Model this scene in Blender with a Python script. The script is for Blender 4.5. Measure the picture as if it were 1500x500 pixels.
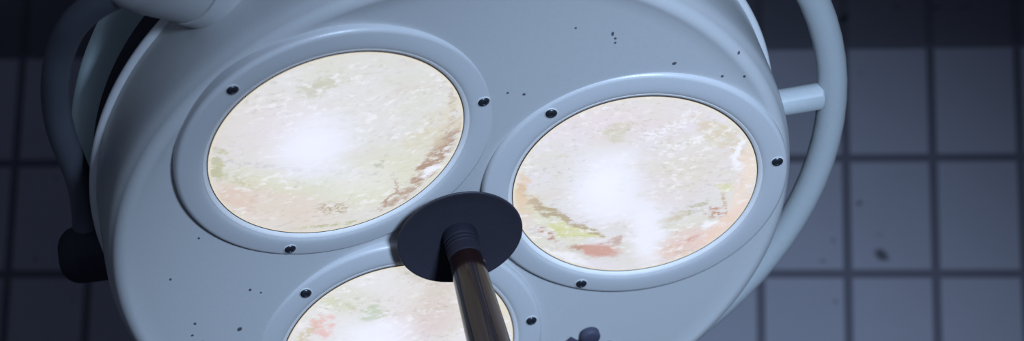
import bpy, bmesh, math, random
from mathutils import Vector, Matrix
random.seed(4)
for o in list(bpy.data.objects): bpy.data.objects.remove(o, do_unlink=True)
SC = bpy.context.scene
COL = SC.collection
R = math.radians

# ------------------------------------------------------------------ camera
F = 3000.0
EYE = Vector((0, 0, 1.5))
def rotm(pitch, roll, yaw):
    cx, sx, cy, sy, cz, sz = math.cos(pitch), math.sin(pitch), math.cos(yaw), math.sin(yaw), math.cos(roll), math.sin(roll)
    Rr = Matrix(((cz, -sz, 0), (sz, cz, 0), (0, 0, 1)))
    Rx = Matrix(((1, 0, 0), (0, cx, -sx), (0, sx, cx)))
    Ry = Matrix(((cy, 0, sy), (0, 1, 0), (-sy, 0, cy)))
    return Ry @ Rx @ Rr
TOW = Matrix(((1, 0, 0), (0, 0, -1), (0, 1, 0)))          # x right, y up, z back -> Blender's x, y, z
RC = TOW @ rotm(R(12.20), R(0.989), R(6.248))
def W(c):                                                  # viewing frame -> room
    return EYE + RC @ Vector(c)
cam_d = bpy.data.cameras.new('camera'); cam = bpy.data.objects.new('camera', cam_d); COL.objects.link(cam)
cam_d.sensor_width = 36; cam_d.lens = 36 * F / 1500; cam_d.clip_start = .05
cam.matrix_world = Matrix.Translation(EYE) @ RC.to_4x4()
cam_d.dof.use_dof = True; cam_d.dof.focus_distance = 2.06; cam_d.dof.aperture_fstop = 4.0
SC.camera = cam

# ------------------------------------------------------------------ exposure, world, lights
SC.view_settings.view_transform = 'Standard'; SC.view_settings.look = 'None'
SC.view_settings.gamma = 1; SC.view_settings.exposure = 0; SC.view_settings.use_curve_mapping = False
world = bpy.data.worlds.new('world'); SC.world = world; world.use_nodes = True
bg = world.node_tree.nodes['Background']; bg.inputs[0].default_value = (.45, .57, .85, 1); bg.inputs[1].default_value = .46

def spot(name, pos, target, energy, colour, size, angle, blend):
    d = bpy.data.lights.new(name, 'SPOT'); d.energy = energy; d.color = colour; d.shadow_soft_size = size
    d.spot_size = R(angle); d.spot_blend = blend
    o = bpy.data.objects.new(name, d); COL.objects.link(o); o.location = pos
    o.rotation_euler = (Vector(target) - Vector(pos)).to_track_quat('-Z', 'Y').to_euler(); return o
# examination light of the room, standing behind the viewer's right shoulder
spot('exam_light', W((.46, .20, -.46)), W((.15, -.42, -2.1)), 182, (.55, .75, 1.06), .13, 60, 1.0)
spot('left_fill', W((-1.1, .80, -1.9)), W((-.40, .12, -2.15)), 1.8, (.62, .82, 1.0), .25, 60, 1.0)  # added weak fill for the yoke and left rim, no real source

# ------------------------------------------------------------------ material helpers
def mat(name):
    m = bpy.data.materials.new(name); m.use_nodes = True; return m, m.node_tree.nodes, m.node_tree.links
def srgb(r, g, b):
    f = lambda c: (c / 255 / 12.92) if c / 255 <= .04045 else ((c / 255 + .055) / 1.055) ** 2.4
    return (f(r), f(g), f(b), 1)
def N(ns, t, **kw):
    n = ns.new(t)
    for k, v in kw.items(): setattr(n, k, v)
    return n
def coords(ns, ls, warp=0, warp_scale=10, stretch=(1, 1, 1)):
    tc = N(ns, 'ShaderNodeTexCoord')
    if not warp: return tc.outputs['Object']
    mp = N(ns, 'ShaderNodeMapping'); mp.inputs['Scale'].default_value = stretch
    ls.new(tc.outputs['Object'], mp.inputs[0])
    nz = N(ns, 'ShaderNodeTexNoise'); nz.inputs['Scale'].default_value = warp_scale; nz.inputs['Detail'].default_value = 8
    nz.inputs['Roughness'].default_value = .7
    ls.new(mp.outputs[0], nz.inputs['Vector'])
    sb = N(ns, 'ShaderNodeVectorMath', operation='SUBTRACT'); sb.inputs[1].default_value = (.5, .5, .5)
    ls.new(nz.outputs['Color'], sb.inputs[0])
    sc = N(ns, 'ShaderNodeVectorMath', operation='SCALE'); sc.inputs['Scale'].default_value = warp
    ls.new(sb.outputs[0], sc.inputs[0])
    ad = N(ns, 'ShaderNodeVectorMath', operation='ADD')
    ls.new(tc.outputs['Object'], ad.inputs[0]); ls.new(sc.outputs[0], ad.inputs[1])
    return ad.outputs[0]
def blob(ns, ls, co, x, y, rx, ry, ang, soft, plane='xy'):
    """a soft-edged ellipse on the surface (a stain), 1 inside, 0 outside"""
    a = N(ns, 'ShaderNodeVectorMath', operation='SUBTRACT'); ls.new(co, a.inputs[0])
    a.inputs[1].default_value = (x, y, 0) if plane == 'xy' else (x, 0, y)
    m = N(ns, 'ShaderNodeMapping', vector_type='TEXTURE')
    if plane == 'xy':
        m.inputs['Rotation'].default_value = (0, 0, R(ang)); m.inputs['Scale'].default_value = (rx, ry, 1e6)
    else:
        m.inputs['Rotation'].default_value = (0, R(-ang), 0); m.inputs['Scale'].default_value = (rx, 1e6, ry)
    ls.new(a.outputs[0], m.inputs[0])
    l = N(ns, 'ShaderNodeVectorMath', operation='LENGTH'); ls.new(m.outputs[0], l.inputs[0])
    r = N(ns, 'ShaderNodeMapRange', interpolation_type='SMOOTHSTEP'); ls.new(l.outputs['Value'], r.inputs[0])
    r.inputs[1].default_value = 1 + soft; r.inputs[2].default_value = 1 - soft; r.inputs[3].default_value = 0; r.inputs[4].default_value = 1
    return r.outputs[0]
def mul(ns, ls, a, b):
    m = N(ns, 'ShaderNodeMath', operation='MULTIPLY'); 
    for i, s in enumerate((a, b)):
        if isinstance(s, (int, float)): m.inputs[i].default_value = s
        else: ls.new(s, m.inputs[i])
    return m.outputs[0]
def mixc(ns, ls, fac, a, b):
    m = N(ns, 'ShaderNodeMix', data_type='RGBA')
    for k, s in ((0, fac), (6, a), (7, b)):
        if isinstance(s, (int, float, tuple)): m.inputs[k].default_value = s
        else: ls.new(s, m.inputs[k])
    return m.outputs[2]
def grit(ns, ls, co, scale, lo, hi):
    nz = N(ns, 'ShaderNodeTexNoise'); nz.inputs['Scale'].default_value = scale; nz.inputs['Detail'].default_value = 6
    nz.inputs['Roughness'].default_value = .65
    ls.new(co, nz.inputs['Vector'])
    r = N(ns, 'ShaderNodeMapRange'); ls.new(nz.outputs[0], r.inputs[0]); r.inputs[1].default_value = lo; r.inputs[2].default_value = hi
    return r.outputs[0]

def plain(name, col, rough, spec=.5, metal=0, var=.06, scale=60, bump=0, flecks=None, spots=(), coat=0, warp=.0012):
    m, ns, ls = mat(name); b = ns['Principled BSDF']
    co = coords(ns, ls)
    dark = tuple(c * (1 - 2 * var) for c in col[:3]) + (1,)
    c = mixc(ns, ls, grit(ns, ls, co, scale, .3, .7), dark, col)
    c = mixc(ns, ls, grit(ns, ls, co, 7, .35, .75), c, tuple(x * (1 - var) for x in col[:3]) + (1,))
    if flecks:
        v = N(ns, 'ShaderNodeTexVoronoi'); v.inputs['Scale'].default_value = flecks[0]; ls.new(co, v.inputs['Vector'])
        r = N(ns, 'ShaderNodeMapRange'); ls.new(v.outputs['Distance'], r.inputs[0])
        r.inputs[1].default_value = flecks[1]; r.inputs[2].default_value = flecks[1] * .6
        sep = N(ns, 'ShaderNodeSeparateColor'); ls.new(v.outputs['Color'], sep.inputs[0])
        g = N(ns, 'ShaderNodeMath', operation='GREATER_THAN'); ls.new(sep.outputs[0], g.inputs[0]); g.inputs[1].default_value = flecks[2]
        c = mixc(ns, ls, mul(ns, ls, mul(ns, ls, r.outputs[0], g.outputs[0]), .75), c, (.02, .022, .035, 1))
    if spots:
        wc = coords(ns, ls, warp, 400)
        for (x, y, rx, ry, a) in spots:
            c = mixc(ns, ls, mul(ns, ls, blob(ns, ls, wc, x, y, rx, ry, a, .25), .85), c, (.02, .022, .035, 1))
    ls.new(c, b.inputs['Base Color'])
    b.inputs['Roughness'].default_value = rough; b.inputs['Metallic'].default_value = metal
    b.inputs['Specular IOR Level'].default_value = spec; b.inputs['Coat Weight'].default_value = coat
    if bump:
        nz = N(ns, 'ShaderNodeTexNoise'); nz.inputs['Scale'].default_value = 700; nz.inputs['Detail'].default_value = 3
        ls.new(co, nz.inputs['Vector'])
        bp = N(ns, 'ShaderNodeBump'); bp.inputs['Strength'].default_value = bump; bp.inputs['Distance'].default_value = .001
        ls.new(nz.outputs[0], bp.inputs['Height']); ls.new(bp.outputs[0], b.inputs['Normal'])
    return m

# ------------------------------------------------------------------ mesh helpers
def link(name, bm, m, parent=None, smooth=True, mw=None, angle=40):
    me = bpy.data.meshes.new(name); bmesh.ops.recalc_face_normals(bm, faces=bm.faces[:]); bm.to_mesh(me); bm.free()
    if smooth:
        for p in me.polygons: p.use_smooth = True
        me.set_sharp_from_angle(angle=R(angle))
    me.materials.append(m)
    o = bpy.data.objects.new(name, me); COL.objects.link(o)
    if parent: o.parent = parent
    if mw is not None: o.matrix_local = mw
    return o
def frame_to(p, d):
    d = Vector(d).normalized()
    a = Vector((0, 0, 1)) if abs(d.z) < .9 else Vector((1, 0, 0))
    x = a.cross(d).normalized(); y = d.cross(x)
    m = Matrix((x, y, d)).transposed().to_4x4(); m.translation = Vector(p); return m
def lathe(bm, prof, mw=Matrix(), seg=96):
    rings = []
    for (r, z) in prof:
        if r < 1e-7: rings.append([bm.verts.new(mw @ Vector((0, 0, z)))])
        else: rings.append([bm.verts.new(mw @ Vector((r * math.cos(2 * math.pi * k / seg), r * math.sin(2 * math.pi * k / seg), z))) for k in range(seg)])
    for a, b in zip(rings, rings[1:]):
        for k in range(seg):
            j = (k + 1) % seg
            if len(a) == 1 and len(b) == 1: continue
            if len(a) == 1: bm.faces.new((a[0], b[k], b[j]))
            elif len(b) == 1: bm.faces.new((a[k], b[0], a[j]))
            else: bm.faces.new((a[k], b[k], b[j], a[j]))
    return bm
def arc(cx, cy, r, a0, a1, n=8):
    return [(cx + r * math.cos(R(a0 + (a1 - a0) * i / n)), cy + r * math.sin(R(a0 + (a1 - a0) * i / n))) for i in range(n + 1)]
def smooth_path(pts, n=10):
    pts = [Vector(p) for p in pts]; out = []
    P = [2 * pts[0] - pts[1]] + pts + [2 * pts[-1] - pts[-2]]
    for i in range(1, len(P) - 2):
        a, b, c, d = P[i - 1:i + 3]
        for k in range(n):
            t = k / n
            out.append(.5 * ((2 * b) + (c - a) * t + (2 * a - 5 * b + 4 * c - d) * t * t + (3 * b - a - 3 * c + d) * t ** 3))
    out.append(pts[-1]); return out
def sweep(bm, pts, r, seg=28, wide=None, side=None, power=2.0, cap=True):
    """round (or flattened, wide along `side`) bar along pts"""
    rings = []; x = None
    for i, p in enumerate(pts):
        t = (pts[min(i + 1, len(pts) - 1)] - pts[max(i - 1, 0)]).normalized()
        if side is not None: x = (Vector(side) - t * t.dot(Vector(side))).normalized()
        elif x is None: x = frame_to(p, t).to_3x3() @ Vector((1, 0, 0))
        else: x = (x - t * t.dot(x)).normalized()
        y = t.cross(x); ring = []
        for k in range(seg):
            c, s = math.cos(2 * math.pi * k / seg), math.sin(2 * math.pi * k / seg)
            e = 2 / power
            ring.append(bm.verts.new(p + x * (wide or r) * math.copysign(abs(c) ** e, c) + y * r * math.copysign(abs(s) ** e, s)))
        rings.append(ring)
    for a, b in zip(rings, rings[1:]):
        for k in range(seg):
            j = (k + 1) % seg; bm.faces.new((a[k], b[k], b[j], a[j]))
    if cap: bm.faces.new(rings[0]); bm.faces.new(rings[-1])
    return bm
def box(bm, x0, x1, y0, y1, z0, z1):
    vs = [bm.verts.new((x, y, z)) for x in (x0, x1) for y in (y0, y1) for z in (z0, z1)]
    for f in ((0, 1, 3, 2), (4, 6, 7, 5), (0, 4, 5, 1), (2, 3, 7, 6), (0, 2, 6, 4), (1, 5, 7, 3)): bm.faces.new([vs[i] for i in f])
    return bm

# ------------------------------------------------------------------ the room
YW = 3.54                       # the tiled wall stands square to world Y
TW, TH = .04239479 * YW, .05791304 * YW
TX, TZ = -.02834619 * YW, EYE.z + .16489928 * YW
def wall_px(x, y):              # where a line of sight meets the tiled wall
    d = RC @ Vector((x - 750, 250 - y, -F)); t = YW / d.y; return d.x * t, EYE.z + d.z * t
def tile_mat(name, tile, dark, grout, zsplit):
    m, ns, ls = mat(name); b = ns['Principled BSDF']
    co = coords(ns, ls)
    sep = N(ns, 'ShaderNodeSeparateXYZ'); ls.new(co, sep.inputs[0])
    def lines(sock, off, step, half):
        a = N(ns, 'ShaderNodeMath', operation='SUBTRACT'); ls.new(sock, a.inputs[0]); a.inputs[1].default_value = off - step / 2
        p = N(ns, 'ShaderNodeMath', operation='FLOORED_MODULO'); ls.new(a.outputs[0], p.inputs[0]); p.inputs[1].default_value = step
        s = N(ns, 'ShaderNodeMath', operation='SUBTRACT'); ls.new(p.outputs[0], s.inputs[0]); s.inputs[1].default_value = step / 2
        ab = N(ns, 'ShaderNodeMath', operation='ABSOLUTE'); ls.new(s.outputs[0], ab.inputs[0])
        r = N(ns, 'ShaderNodeMapRange', interpolation_type='SMOOTHSTEP'); ls.new(ab.outputs[0], r.inputs[0])
        r.inputs[1].default_value = half * 1.25; r.inputs[2].default_value = half * .75
        return r.outputs[0]
    gx, gz = lines(sep.outputs[0], TX, TW, .0075), lines(sep.outputs[2], TZ, TH, .0075)
    mx = N(ns, 'ShaderNodeMath', operation='MAXIMUM'); ls.new(gx, mx.inputs[0]); ls.new(gz, mx.inputs[1])
    t = mixc(ns, ls, grit(ns, ls, co, 3, .3, .7), tile, tuple(c * .86 for c in tile[:3]) + (1,))
    t = mixc(ns, ls, grit(ns, ls, co, 140, .3, .7), t, tuple(c * .93 for c in tile[:3]) + (1,))
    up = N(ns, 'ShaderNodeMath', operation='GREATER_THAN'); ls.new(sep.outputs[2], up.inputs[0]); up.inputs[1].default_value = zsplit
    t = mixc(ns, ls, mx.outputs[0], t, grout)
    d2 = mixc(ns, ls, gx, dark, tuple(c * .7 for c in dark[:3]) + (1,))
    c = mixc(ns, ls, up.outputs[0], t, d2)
    wc = coords(ns, ls, .012, 90)
    for (px, py, rx, ry, a, k) in ((1236, 27, 8, 4.5, 35, .9), (1291, 374, 11, 7, -40, .8), (1259, 298, 3.5, 3, 0, .9), (1205, 383, 5, 1.6, -15, .7),
                                (1224, 443, 4, 1.3, 0, .8), (1316, 11, 6, 2, -30, .7), (1372, 11, 7, 2, 0, .8), (1408, 11, 5, 1.6, 0, .6),
                                (1420, 9, 5, 2, 10, .6), (1288, 344, 8, 1.5, -25, .4), (1220, 352, 2.5, 2, 0, .7), (1262, 107, 2, 2, 0, .7),
                                (52, 380, 2.5, 2.5, 0, .9), (65, 197, 2.5, 2.5, 0, .8), (82, 261, 2.5, 2.5, 0, .9), (58, 85, 2.5, 2.5, 0, .8), (106, 441, 2.5, 2, 0, .8)):
        x, z = wall_px(px, py); s = YW / F
        c = mixc(ns, ls, mul(ns, ls, blob(ns, ls, wc, x, z, rx * s, ry * s, a, .45, 'xz'), k), c, (.012, .012, .02, 1))
    ls.new(c, b.inputs['Base Color']); b.inputs['Roughness'].default_value = .55; b.inputs['Specular IOR Level'].default_value = .25
    bp = N(ns, 'ShaderNodeBump', invert=True); bp.inputs['Strength'].default_value = .5; bp.inputs['Distance'].default_value = .002
    ls.new(mx.outputs[0], bp.inputs['Height']); ls.new(bp.outputs[0], b.inputs['Normal'])
    return m
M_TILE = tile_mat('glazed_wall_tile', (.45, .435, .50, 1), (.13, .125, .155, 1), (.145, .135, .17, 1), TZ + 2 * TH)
M_PLASTER = plain('grey_plaster', (.10, .10, .12, 1), .9, .2)
M_FLOOR = plain('grey_floor', (.10, .10, .11, 1), .6, .3)
XL, XR, YB, HC = -2.6, 2.4, -1.6, 3.1
def struct(name, bm, m):
    o = link(name, bm, m, smooth=False); o['kind'] = 'structure'; return o
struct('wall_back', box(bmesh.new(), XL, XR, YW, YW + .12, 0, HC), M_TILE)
struct('wall_left', box(bmesh.new(), XL - .12, XL, YB, YW + .12, 0, HC), M_PLASTER)
struct('wall_right', box(bmesh.new(), XR, XR + .12, YB, YW + .12, 0, HC), M_PLASTER)
struct('floor', box(bmesh.new(), XL - .12, XR + .12, YB, YW + .12, -.1, 0), M_FLOOR)
struct('ceiling', box(bmesh.new(), XL - .12, XR + .12, YB, YW + .12, HC, HC + .1), M_PLASTER)

# ------------------------------------------------------------------ the surgical lamp: its own frame
C0 = Vector((-0.05381046, -0.06680691, -2.1))
NN = Vector((0.21091233, -0.68510119, 0.69724626)).normalized()
UU = Vector((0.97750498, 0.14782154, -0.15044203)).normalized()
VV = NN.cross(UU)
def L(c):                       # viewing frame -> lamp frame
    d = Vector(c) - C0; return Vector((d.dot(UU), d.dot(VV), d.dot(NN)))
def S(x, y, depth):             # a point seen at (x, y) at a given distance, in the lamp frame
    return L(((x - 750) / F * depth, (250 - y) / F * depth, -depth))
def H(x, y, z=0.0):             # where a line of sight meets the lamp's face plane at height z
    c = C0 + NN * z; d = Vector((x - 750, 250 - y, -F)); return L(d * (c.dot(NN) / d.dot(NN)))
root = bpy.data.objects.new('surgical_lamp', None); COL.objects.link(root)
mw = Matrix((UU, VV, NN)).transposed()
mw = (RC @ mw).to_4x4(); mw.translation = W(C0); root.matrix_world = mw
root.empty_display_size = .1
root['label'] = 'old pale grey three-bulb surgical lamp head with stained glowing lenses and dark centre handle'
root['category'] = 'surgical lamp'
TILT = .112
def zf(r): return -.0105 + (r - .1875) * TILT
flecks = []
for (x, y, a, b, g) in ((281, 98, 2.6, 2.2, 0), (202, 124, 4, 1.6, -15), (842, 38, 1.7, 1.4, 0), (896, 46, 2, 3, 0), (900, 53, 1.8, 1.6, 0), (900, 60, 1.8, 1.5, 0),
                     (986, 89, 3.2, 2, 30), (975, 107, 2, 2, 0), (961, 106, 2.6, 1.3, 0), (1078, 68, 2.2, 1.8, 0), (1055, 105, 2, 1.8, 0), (1086, 102, 2, 2, 0),
                     (770, 146, 2.4, 1.8, 20), (285, 471, 2.2, 2, 0), (281, 487, 2.2, 1.6, 0), (296, 498, 3.2, 2.6, -30), (351, 483, 3.6, 3, -40),
                     (367, 429, 2.2, 2, 0), (291, 348, 1.8, 1.6, 0), (249, 405, 1.8, 1.8, 0), (746, 144, 2, 1.5, 0), (383, 434, 1.5, 1.5, 0)):
    p = H(x, y, -.003); s = 1 / 1420
    flecks.append((p.x, p.y, a * s, b * s / .72, g))
PAINT = (.56, .56, .56, 1)
M_BODY = plain('worn_enamel', PAINT, .32, .6, var=.03, scale=240, bump=.12, flecks=(55, .035, .93), spots=flecks)
M_BEZEL = plain('bezel_enamel', (.585, .585, .59, 1), .32, .6, var=.03, scale=260, bump=.12, flecks=(60, .03, .95))
M_TUBE = plain('tube_enamel', (.52, .55, .56, 1), .4, .4, var=.04, scale=200, bump=.1, flecks=(50, .03, .95))
M_TRIM = plain('rim_highlight_white', (.92, .92, .92, 1), .25, 1.0, coat=1.0)  # rim bead's highlight put into its colour as a near-white tone
M_SEAL = plain('black_gasket', (.045, .042, .06, 1), .8, .1)
M_REAR = plain('rear_enamel', (.30, .33, .36, 1), .55, .3)
M_BAR = plain('shade_grey_tube', (.13, .14, .17, 1), .45, .4)  # shade on the left side bar is put into this dark tone
M_ARM = plain('yoke_enamel', (.74, .88, .88, 1), .4, .4)
M_BLACK = plain('black_plastic', (.034, .032, .044, 1), .5, .3, var=.1, scale=300)
M_COLLAR = plain('matt_black_plastic', (.016, .015, .024, 1), .6, .2)
M_ROD = plain('glossy_black_bakelite', (.012, .005, .005, 1), .12, .4, var=.1, scale=200, flecks=(120, .05, .9))
M_SCREW = plain('dark_steel', (.10, .11, .14, 1), .32, .6, metal=.75, var=.3, scale=900)
M_WASHER = plain('worn_white_rim', (.66, .66, .65, 1), .5)
M_KNOB = plain('slate_rubber', (.06, .06, .095, 1), .6, .3)
M_LINE = plain('brown_sealant', (.07, .05, .045, 1), .7)
M_LIPGLOW = plain('painted_lip_glow', (.88, .85, .82, 1), .5)  # pale tone stands in for lens light falling on the frame lip

# housing
prof = [(0, zf(0))] + [(r, zf(r)) for r in [.03 + .004 * i for i in range(74)]]
prof += [(.331, zf(.331) + .0006), (.335, zf(.335) + .0014)] + arc(.3395, -.0035, .0120, 98, 14, 12) + [(.3535, -.0050), (.3556, -.0110), (.3568, -.0180)]
prof += [(.3578, -.035), (.3582, -.055), (.3586, -.075), (.3590, -.092), (.3593, -.0975)]
prof += [(.3594, -.104), (.350, -.1045)]
bm = lathe(bmesh.new(), prof, seg=384)
PODS = [(128.36, .091, -.0945), (8.36, -.10188609, -.00708788), (-111.64, .02113411, .0904513)]
def under_pod(p):               # the three openings under the lens frames
    for a, tx, ty in PODS:
        q = p - Vector((.1875 * math.cos(R(a)), .1875 * math.sin(R(a)), 0)); m = Vector((tx, ty, 1)).normalized()
        if p.z > -.05 and (q - m * q.dot(m)).length < .1455: return True
    return False
bmesh.ops.delete(bm, geom=[f for f in bm.faces if under_pod(f.calc_center_median())], context='FACES')
link('housing', bm, M_BODY, root)
link('rim_trim', lathe(bmesh.new(), [(.352, -.0985), (.3590, -.0985)] + arc(.3612, -.1035, .0050, 115, -88, 12) + [(.356, -.1085), (.352, -.1085)], seg=256), M_TRIM, root)['label'] = 'rim bead, whitened to carry its highlight'
link('rear_gasket', lathe(bmesh.new(), [(.340, -.108), (.3590, -.1085), (.3600, -.118), (.3595, -.140)] + arc(.354, -.145, .0055, 0, -90, 5) + [(.24, -.1505)], seg=192), M_SEAL, root)
link('rear_cover', lathe(bmesh.new(), [(.325, -.149), (.318, -.152)] + [(.31 * math.cos(R(a)), -.15 - .085 * math.sin(R(a))) for a in range(6, 90, 6)] + [(0, -.235)], seg=128), M_REAR, root)

# ---- lens material: glowing frosted glass with stains
def lens_mat(name, hot, stains, seed, base=(230, 223, 224)):
    m, ns, ls = mat(name); b = ns['Principled BSDF']
    wc = coords(ns, ls, .042, 30, (.7, 1.5, 1))
    fc = coords(ns, ls, .012, 120, (.7, 1.6, 1))
    ob = N(ns, 'ShaderNodeTexCoord').outputs['Object']
    mp = N(ns, 'ShaderNodeMapping'); mp.inputs['Location'].default_value = (seed, seed * 1.7, 0); mp.inputs['Scale'].default_value = (1, 1.7, 1); mp.inputs['Rotation'].default_value = (0, 0, R(9))
    ls.new(ob, mp.inputs[0])
    c = mixc(ns, ls, grit(ns, ls, mp.outputs[0], 14, .42, .66), srgb(*base), srgb(221, 221, 209))
    c = mixc(ns, ls, grit(ns, ls, mp.outputs[0], 22, .52, .8), c, srgb(222, 212, 204))
    g = grit(ns, ls, mp.outputs[0], 60, .38, .58)
    g2 = grit(ns, ls, mp.outputs[0], 150, .46, .56)
    for (x, y, rx, ry, a, soft, col, k, kind) in stains:
        f = mul(ns, ls, blob(ns, ls, fc if kind == 'f' else wc, x, y, rx, ry, a, soft), k * (.72 if kind == 'w' and min(col) > 180 and min(col) < 240 else 1))
        if kind == 'g':
            ad = N(ns, 'ShaderNodeMath', operation='MULTIPLY_ADD'); ls.new(g, ad.inputs[0]); ad.inputs[1].default_value = .85; ad.inputs[2].default_value = .2
            rg = N(ns, 'ShaderNodeMapRange', interpolation_type='SMOOTHSTEP'); ls.new(mul(ns, ls, f, ad.outputs[0]), rg.inputs[0])
            rg.inputs[1].default_value = .12; rg.inputs[2].default_value = .66; f = mul(ns, ls, rg.outputs[0], k)
        if kind == 'f': f = mul(ns, ls, f, g2)
        c = mixc(ns, ls, f, c, srgb(*col))
    # wrinkles in the old film: short pale streaks
    mp2 = N(ns, 'ShaderNodeMapping'); mp2.inputs['Rotation'].default_value = (0, 0, R(9)); mp2.inputs['Scale'].default_value = (1, 1.7, 1); mp2.inputs['Location'].default_value = (seed * 3, 0, 0)
    ls.new(ob, mp2.inputs[0])
    c = mixc(ns, ls, mul(ns, ls, mul(ns, ls, grit(ns, ls, mp2.outputs[0], 85, .52, .60), grit(ns, ls, mp2.outputs[0], 13, .44, .56)), .7), c, srgb(246, 246, 250))
    c = mixc(ns, ls, mul(ns, ls, mul(ns, ls, grit(ns, ls, mp2.outputs[0], 130, .53, .62), grit(ns, ls, mp2.outputs[0], 16, .42, .58)), .36), c, srgb(176, 168, 150))
    # the bulb behind the frosted glass
    for (x, y, rx, ry, a, soft, k) in hot:
        c = mixc(ns, ls, mul(ns, ls, blob(ns, ls, wc, x, y, rx, ry, a, soft), k), c, (.90, .92, 1.06, 1))
    # cream edge where the glass is seated
    e = blob(ns, ls, ob, 0, 0, .1252, .1252, 0, .012)
    c = mixc(ns, ls, e, srgb(232, 222, 200), c)
    ls.new(c, b.inputs['Emission Color']); b.inputs['Emission Strength'].default_value = .91
    b.inputs['Base Color'].default_value = (.12, .12, .12, 1); b.inputs['Roughness'].default_value = .35; b.inputs['Specular IOR Level'].default_value = .2
    return m

def pod_frame(i):
    a, tx, ty = PODS[i]
    c = Vector((.1875 * math.cos(R(a)), .1875 * math.sin(R(a)), 0)); m = Vector((tx, ty, 1)).normalized()
    x = (Vector((1, 0, 0)) - m * m.x).normalized(); y = m.cross(x)
    w = Matrix((x, y, m)).transposed().to_4x4(); w.translation = c; return w
def pod_pt(i, x, y):            # where a line of sight meets the lens of pod i, in the pod's frame
    w = pod_frame(i); inv = w.inverted()
    eye = inv @ L((0, 0, 0)); p = inv @ L((x - 750, 250 - y, -F))
    d = p - eye; t = -eye.z / d.z; q = eye + d * t; return q.x, q.y
def stains_px(i, lst):
    out = []
    for (x, y, rx, ry, a, soft, col, k, kind) in lst:
        # sizes and slant are read in the photograph's plane, turned into lens lengths through the lens plane
        cx, cy = pod_pt(i, x, y)
        ca, sa = math.cos(R(a)), math.sin(R(a))
        ax, ay = pod_pt(i, x + rx * ca, y - rx * sa); bx, by = pod_pt(i, x - ry * sa, y - ry * ca)
        out.append((cx, cy, math.hypot(ax - cx, ay - cy), math.hypot(bx - cx, by - cy), math.degrees(math.atan2(ay - cy, ax - cx)), soft, col, k, kind))
    return out
OLIVE, TAN, BROWN, ROSE, PEACH, YEL, WHITE, GREY, PINK = (192, 190, 146), (205, 192, 170), (176, 142, 114), (208, 166, 148), (232, 208, 192), (220, 222, 188), (244, 246, 255), (196, 192, 196), (232, 212, 218)
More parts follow.
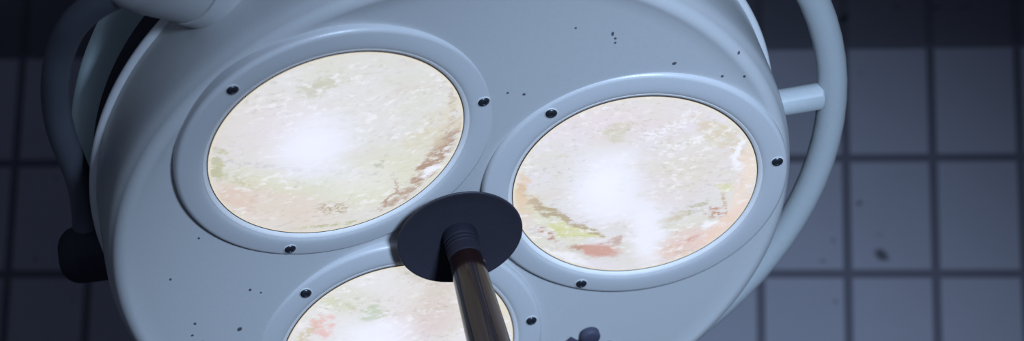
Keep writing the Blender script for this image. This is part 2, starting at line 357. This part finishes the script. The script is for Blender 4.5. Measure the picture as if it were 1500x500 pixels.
ST = [
 [(400, 303, 95, 30, -12, .5, (230, 211, 197), .8, 'w'), (345, 292, 30, 18, -35, .5, (224, 200, 184), .7, 'g'), (430, 268, 95, 15, -5, .6, YEL, .8, 'w'), (560, 262, 80, 36, 20, .6, (224, 224, 190), .8, 'w'),
  (322, 242, 14, 24, 10, .5, OLIVE, .9, 'g'), (345, 262, 34, 7, -25, .5, OLIVE, .6, 'f'), (470, 130, 34, 13, 12, .6, (196, 194, 160), .8, 'g'), (590, 130, 60, 12, -25, .7, TAN, .35, 'g'),
  (640, 232, 52, 13, 52, .6, BROWN, .95, 'g'), (600, 278, 46, 10, 38, .6, BROWN, .8, 'g'), (655, 198, 12, 28, -15, .6, BROWN, .75, 'f'), (664, 160, 5, 26, 12, .6, BROWN, .7, 'f'),
  (574, 285, 2.4, 19, 0, .5, BROWN, .85, 'w'), (553, 242, 7, 15, -10, .5, (170, 166, 130), .7, 'f'), (487, 306, 22, 9, -8, .5, (178, 160, 128), .9, 'f'), (500, 332, 62, 3.5, 6, .6, OLIVE, .9, 'f'),
  (575, 302, 34, 5, 22, .6, BROWN, .7, 'f'), (400, 190, 70, 40, 0, .8, PINK, .5, 'w'), (632, 253, 6, 14, -32, .4, WHITE, 1, 'w'), (425, 245, 120, 3, -4, .6, GREY, .7, 'f'), (640, 190, 30, 50, -20, .6, (222, 214, 190), .7, 'g')],
 [(800, 320, 70, 14, -38, .5, YEL, .95, 'w'), (838, 340, 38, 10, -8, .5, (214, 216, 150), .9, 'g'), (782, 296, 32, 7, -48, .5, (176, 152, 116), .9, 'g'), (835, 325, 48, 6, -24, .5, (182, 164, 126), .95, 'g'),
  (765, 285, 9, 24, 5, .5, (226, 196, 160), .8, 'w'), (874, 368, 34, 9, -6, .35, (208, 156, 138), .95, 'w'), (900, 352, 18, 9, 15, .5, (196, 160, 150), .8, 'g'), (801, 345, 17, 6, -40, .5, (186, 128, 100), .9, 'f'), (845, 366, 8, 6, -30, .5, BROWN, .7, 'f'),
  (1000, 362, 50, 20, 25, .45, (232, 196, 184), .9, 'w'), (1078, 322, 16, 58, -28, .5, (240, 206, 184), .95, 'w'), (1098, 250, 14, 60, -4, .5, (244, 220, 196), .9, 'w'), (1046, 312, 12, 9, -30, .5, (190, 140, 104), .95, 'f'),
  (1062, 302, 3, 24, 12, .5, (196, 150, 110), .7, 'f'), (1018, 303, 20, 7, 20, .5, (184, 182, 152), .9, 'g'), (1062, 278, 10, 8, 0, .5, (214, 216, 150), .8, 'w'), (985, 318, 28, 7, 20, .6, (206, 196, 168), .8, 'g'),
  (905, 193, 20, 12, 25, .6, (200, 202, 168), .9, 'g'), (1055, 198, 52, 14, -40, .7, (214, 200, 170), .8, 'g'), (1010, 250, 60, 40, 0, .7, (226, 214, 204), .6, 'w'), (900, 178, 110, 26, 0, .8, PINK, .6, 'w'),
  (1010, 354, 16, 4, 25, .5, (208, 142, 120), .8, 'f'), (765, 310, 20, 26, 0, .7, (228, 206, 180), .6, 'w'),
  (1082, 228, 6, 22, 5, .4, WHITE, .9, 'w'), (1042, 330, 14, 6, 5, .4, WHITE, .95, 'w'), (975, 190, 46, 7, 20, .6, WHITE, .8, 'f'), (1000, 212, 46, 6, 22, .6, WHITE, .8, 'f'), (822, 378, 40, 6, -16, .5, WHITE, .8, 'w'),
  (910, 268, 5, 22, 4, .6, (180, 180, 184), .8, 'f')],
 [(474, 478, 18, 16, 60, .6, (234, 190, 184), .9, 'g'), (545, 457, 22, 9, 10, .6, (188, 202, 168), .95, 'g'), (492, 446, 40, 7, -5, .7, (206, 208, 160), .6, 'g'), (450, 492, 8, 24, -20, .6, (208, 188, 150), .8, 'f'),
  (670, 480, 36, 10, 30, .6, (216, 214, 180), .8, 'f'), (640, 440, 60, 40, 0, .8, (228, 216, 210), .7, 'w'), (610, 480, 60, 30, 0, .8, PINK, .6, 'w'), (738, 470, 6, 30, 12, .4, (236, 220, 184), .9, 'w')]]
HOT = [[(458, 212, 46, 36, 0, .9, None, 1, ''), (520, 262, 60, 20, 0, .8, None, .35, ''), (450, 190, 90, 60, 0, .9, None, .3, '')],
       [(888, 268, 42, 40, 0, .9, None, 1, ''), (948, 345, 22, 46, 8, .6, None, .85, ''), (900, 300, 60, 20, -8, .6, None, .6, '')],
       [(548, 500, 46, 30, 0, .8, None, .9, ''), (640, 560, 90, 60, 0, .8, None, .6, '')]]
bolt_bm = bmesh.new()
screw_me = None
for i in range(3):
    w = pod_frame(i)
    # bezel: raised round frame, rounded outer shoulder, lip falling to the glass
    prof = [(.1562, -.026), (.1590, -.0245), (.1592, -.0075)] + arc(.1540, -.0054, .0052, 0, 90, 8) + [(.1480, .0002), (.1420, .0002), (.1380, 0)] + \
           [(.1360, -.0003), (.1345, -.0008), (.1330, -.0015), (.1305, -.0029), (.1290, -.0038), (.1286, -.014)]
    bez = link('lens_frame', lathe(bmesh.new(), prof, seg=192), M_BEZEL, root, mw=w)
    bez['label'] = ('lens frame at the upper left', 'lens frame at the right', 'lens frame at the bottom, partly behind the handle')[i]
    hot = [(x, y, rx, ry, a, s, k) for (x, y, rx, ry, a, s, _, k, _2) in stains_px(i, HOT[i])]
    ml = lens_mat('glowing_lens_glass_%s' % 'abc'[i], hot, stains_px(i, ST[i]), 3.1 * (i + 1), ((226, 224, 223), (227, 224, 232), (231, 229, 231))[i])
    lp = [(0, .0025)] + [(.1270 * t, .0025 - .0065 * t ** 2.6) for t in (.1, .2, .3, .4, .5, .6, .7, .8, .87, .93, .97, 1)] + [(.1270, -.013)]
    link('lens', lathe(bmesh.new(), lp, seg=160), ml, bez)
    link('lens_seal', lathe(bmesh.new(), [(.1281, -.0055), (.1278, -.0043), (.1274, -.0035), (.1270, -.0036), (.1267, -.0055)], seg=160), M_LINE, bez)
    link('lip_glow_ring', lathe(bmesh.new(), [(.1277, -.0055), (.1279, -.0043), (.1284, -.0036), (.1300, -.0026), (.1318, -.0016), (.1324, -.0015), (.1330, -.0035)], seg=160), M_LIPGLOW, bez)['label'] = 'cream ring round the glass, painted in for its glow on the lip'
    for k in range(3):
        aa = R(PODS[i][0] + (1.5, 119, 240.5)[k]); c = Vector((.1478 * math.cos(aa), .1478 * math.sin(aa), .0001))
        bm = bmesh.new()
        lathe(bm, [(.0060, -.002), (.0060, .0004), (.0056, .0011), (.0048, .0017), (.0032, .0024), (.0022, .0026), (.0018, .0019), (0, .0017)], seg=28)
        s = link('screw', bm, M_SCREW, bez, mw=Matrix.Translation(c) @ Matrix.Rotation(aa, 4, 'Z'))
        bm = bmesh.new(); lathe(bm, [(.0071, -.001), (.0069, .0005), (.0062, .0007), (.0059, .0003)], seg=28)
        link('screw_washer', bm, M_WASHER, bez, mw=Matrix.Translation(c))

# ---- centre handle: dark dish and rod
HZ = .0030
dish = [(0, HZ - .022), (.020, HZ - .022), (.030, HZ - .012), (.052, HZ - .004), (.0640, HZ - .0015)] + arc(.0642, HZ, .0013, -80, 80, 5) + \
       [(.0625, HZ + .0010), (.058, HZ - .0005), (.045, HZ - .0020), (.030, HZ - .0030), (.024, HZ - .0035), (0, HZ - .0035)]
link('handle_dish', lathe(bmesh.new(), dish, seg=128), M_BLACK, root)['label'] = 'dark round handle dish'
link('handle_stem', lathe(bmesh.new(), [(0, -.04), (.020, -.04), (.020, HZ - .010), (.0, HZ - .010)], seg=48), M_BLACK, root)
col = [(.0185, HZ - .004), (.0185, HZ + .004)]
for z in (.008, .013, .018): col += [(.0180, z + HZ - .0008), (.0168, z + HZ), (.0166, z + HZ + .0012), (.0176, z + HZ + .0020)]
col += [(.0172, HZ + .030), (.0160, HZ + .0310), (0, HZ + .0312)]
link('handle_collar', lathe(bmesh.new(), col, seg=64), M_COLLAR, root)
zr = HZ + .030
rod = [(0, zr)] + arc(.0142, zr + .003, .0028, -90, 0, 4) + [(.0176, zr + .01), (.0190, zr + .05), (.0206, zr + .10), (.0214, zr + .14)] + arc(.0104, zr + .15, .0112, 0, 90, 8) + [(0, zr + .1612)]
rd = link('handle_rod', lathe(bmesh.new(), rod, seg=72), M_ROD, root); rd['label'] = 'glossy black handle rod'
bm = bmesh.new(); q = frame_to((math.cos(R(20)) * .0172, math.sin(R(20)) * .0172, zr + .012), (math.cos(R(20)), math.sin(R(20)), 0))
lathe(bm, [(.0022, -.001), (.0022, .0006), (.0014, .0012), (0, .0012)], q, 16); link('grub_screw', bm, M_SCREW, rd)

# ---- lobed adjusting knob near the bottom edge
bm = bmesh.new(); kc = H(866, 528, -.008); kc.z = zf(math.hypot(kc.x, kc.y))
lobes = [H(x, y, -.004) for x, y in ((863, 489), (836, 505), (890, 506.5), (840, 544), (893, 546), (867, 566))]; top = lobes[0]
kr = math.hypot(top.x - kc.x, top.y - kc.y)
lathe(bm, [(0, .004), (.011, .004), (.0125, .0025), (.0125, -.004)], Matrix.Translation(kc), 32)
kb = link('adjusting_knob', bm, M_KNOB, root); kb['label'] = 'dark knob with separate lobes'
a0 = math.degrees(math.atan2(top.y - kc.y, top.x - kc.x))
for k in range(6):
    bm = bmesh.new(); a = math.atan2(lobes[k].y - kc.y, lobes[k].x - kc.x)
    p = Vector((lobes[k].x, lobes[k].y, kc.z))
    rad = (.0112, .0135, .0100, .0100, .0116, .0112)[k]
    lathe(bm, [(0, .005), (rad * .7, .0048), (rad * .92, .0038), (rad, .002), (rad, -.004)], Matrix.Translation(p) @ Matrix.Rotation(R(90), 4, 'Z') , 40 if k not in (1, 4) else 4)
    link('knob_lobe', bm, M_KNOB, kb, angle=50)

# ---- ring handle round the housing
RR, RZ, RT = .4275, -.088, .0160
pts = [Vector((RR * math.cos(R(a)), RR * math.sin(R(a)), RZ)) for a in range(-112, 121, 4)]
link('ring_handle', sweep(bmesh.new(), pts, RT, seg=36), M_TUBE, root)['label'] = 'pale tube handle curving round the right side of the housing'
for (a, b) in ((6.2, 2.0), (-110, -110), (118, 118)):
    p0 = Vector((.352 * math.cos(R(a)), .352 * math.sin(R(a)), RZ + .004))
    d = Vector((math.cos(R(b)), math.sin(R(b)), 0)); ln = .0625 if a > 0 and a < 50 else .066
    pr = [(0, 0), (.0146, 0), (.0146, ln - .003)] + arc(.0116, ln - .003, .003, 0, 90, 4) + [(0, ln)]
    link('ring_spoke', lathe(bmesh.new(), pr, frame_to(p0, d), 48), M_TUBE, root)
# ---- hub (pivot barrel) on the upper left of the housing
A, B, Cc = S(298, -31, 1.925), S(275, -37, 1.90), S(200, -55, 1.850)
d = (Cc - B).normalized(); ln = (Cc - B).length
fl = (B - A).length
link('pivot_flange', lathe(bmesh.new(), [(0, -.05), (.046, -.05), (.0475, -.03), (.0475, -fl - .0), (.0472, -.004), (.0462, -.0012), (.043, -.0012), (.043, .0)] , frame_to(B, d), 96), M_BODY, root)
pr = [(0, 0), (.0440, 0), (.0452, .0010), (.0452, .02), (.0452, ln * .75), (.0440, ln * .95)] + arc(.0280, ln * .98, .0155, 12, 90, 8) + [(0, ln * .98 + .0158)]
link('pivot_barrel', lathe(bmesh.new(), pr, frame_to(B, d), 96), M_BODY, root)
# ---- suspension behind the left side
yk = [S(232, -60, 2.06), S(196, 0, 2.10), S(172, 50, 2.13), S(152, 105, 2.15), S(141, 165, 2.17), S(138, 225, 2.19), S(142, 290, 2.21), S(144, 345, 2.22)]
view = (L((0, 0, 0)) - S(150, 150, 2.15)).normalized()
side = L((.5, .15, -.35)) - L((0, 0, 0))
link('yoke', sweep(bmesh.new(), smooth_path(yk, 8), .011, seg=40, wide=.027, side=side, power=3.2), M_ARM, root)
tb = [S(205, -30, 1.86), S(176, -12, 1.865), S(138, 8, 1.88), (S(108, 36, 1.90)), S(90, 72, 1.93), S(82, 112, 1.96), S(82, 155, 2.0), S(90, 195, 2.04), S(104, 232, 2.09), S(118, 270, 2.14), S(124, 310, 2.18), S(126, 350, 2.2)]
link('side_bar', sweep(bmesh.new(), smooth_path(tb, 8), .0140, seg=32), M_BAR, root)['label'] = 'bent tube, coloured dark grey for shade, joining the pivot barrel to the lower pivot'
p0, p1 = S(214, 362, 2.21), S(112, 374, 2.20)
d = (p1 - p0).normalized(); ln = (p1 - p0).length
pr = [(0, 0), (.031, 0), (.031, ln - .004)] + arc(.0085, ln - .004, .0225, 0, 90, 10) + [(0, ln + .0185)]
link('lower_pivot', lathe(bmesh.new(), pr, frame_to(p0, d), 64), M_SEAL, root)
p2 = Vector((-.30, -.05, -.16))
link('pivot_bracket', sweep(bmesh.new(), [p0 + (p0 - p1) * .25 * 0, p0.lerp(p2, .5), p2], .022, seg=24), M_SEAL, root)
# ceiling arm above the frame: from the yoke up to the ceiling plate
inv = mw.inverted()
top_w = mw @ yk[0]
pa = [inv @ Vector(v) for v in ((top_w.x, top_w.y, top_w.z), (top_w.x + .02, top_w.y + .01, top_w.z + .12), (top_w.x + .06, top_w.y + .02, top_w.z + .30), (top_w.x + .06, top_w.y + .02, HC - .05))]
link('ceiling_post', sweep(bmesh.new(), smooth_path(pa, 6), .022, seg=28), M_TUBE, root)
cpm = inv @ Matrix.Translation((top_w.x + .06, top_w.y + .02, HC - .06))
link('ceiling_plate', lathe(bmesh.new(), [(0, 0), (.05, 0), (.09, .03), (.11, .0595), (0, .0595)], cpm, 48), M_BODY, root)
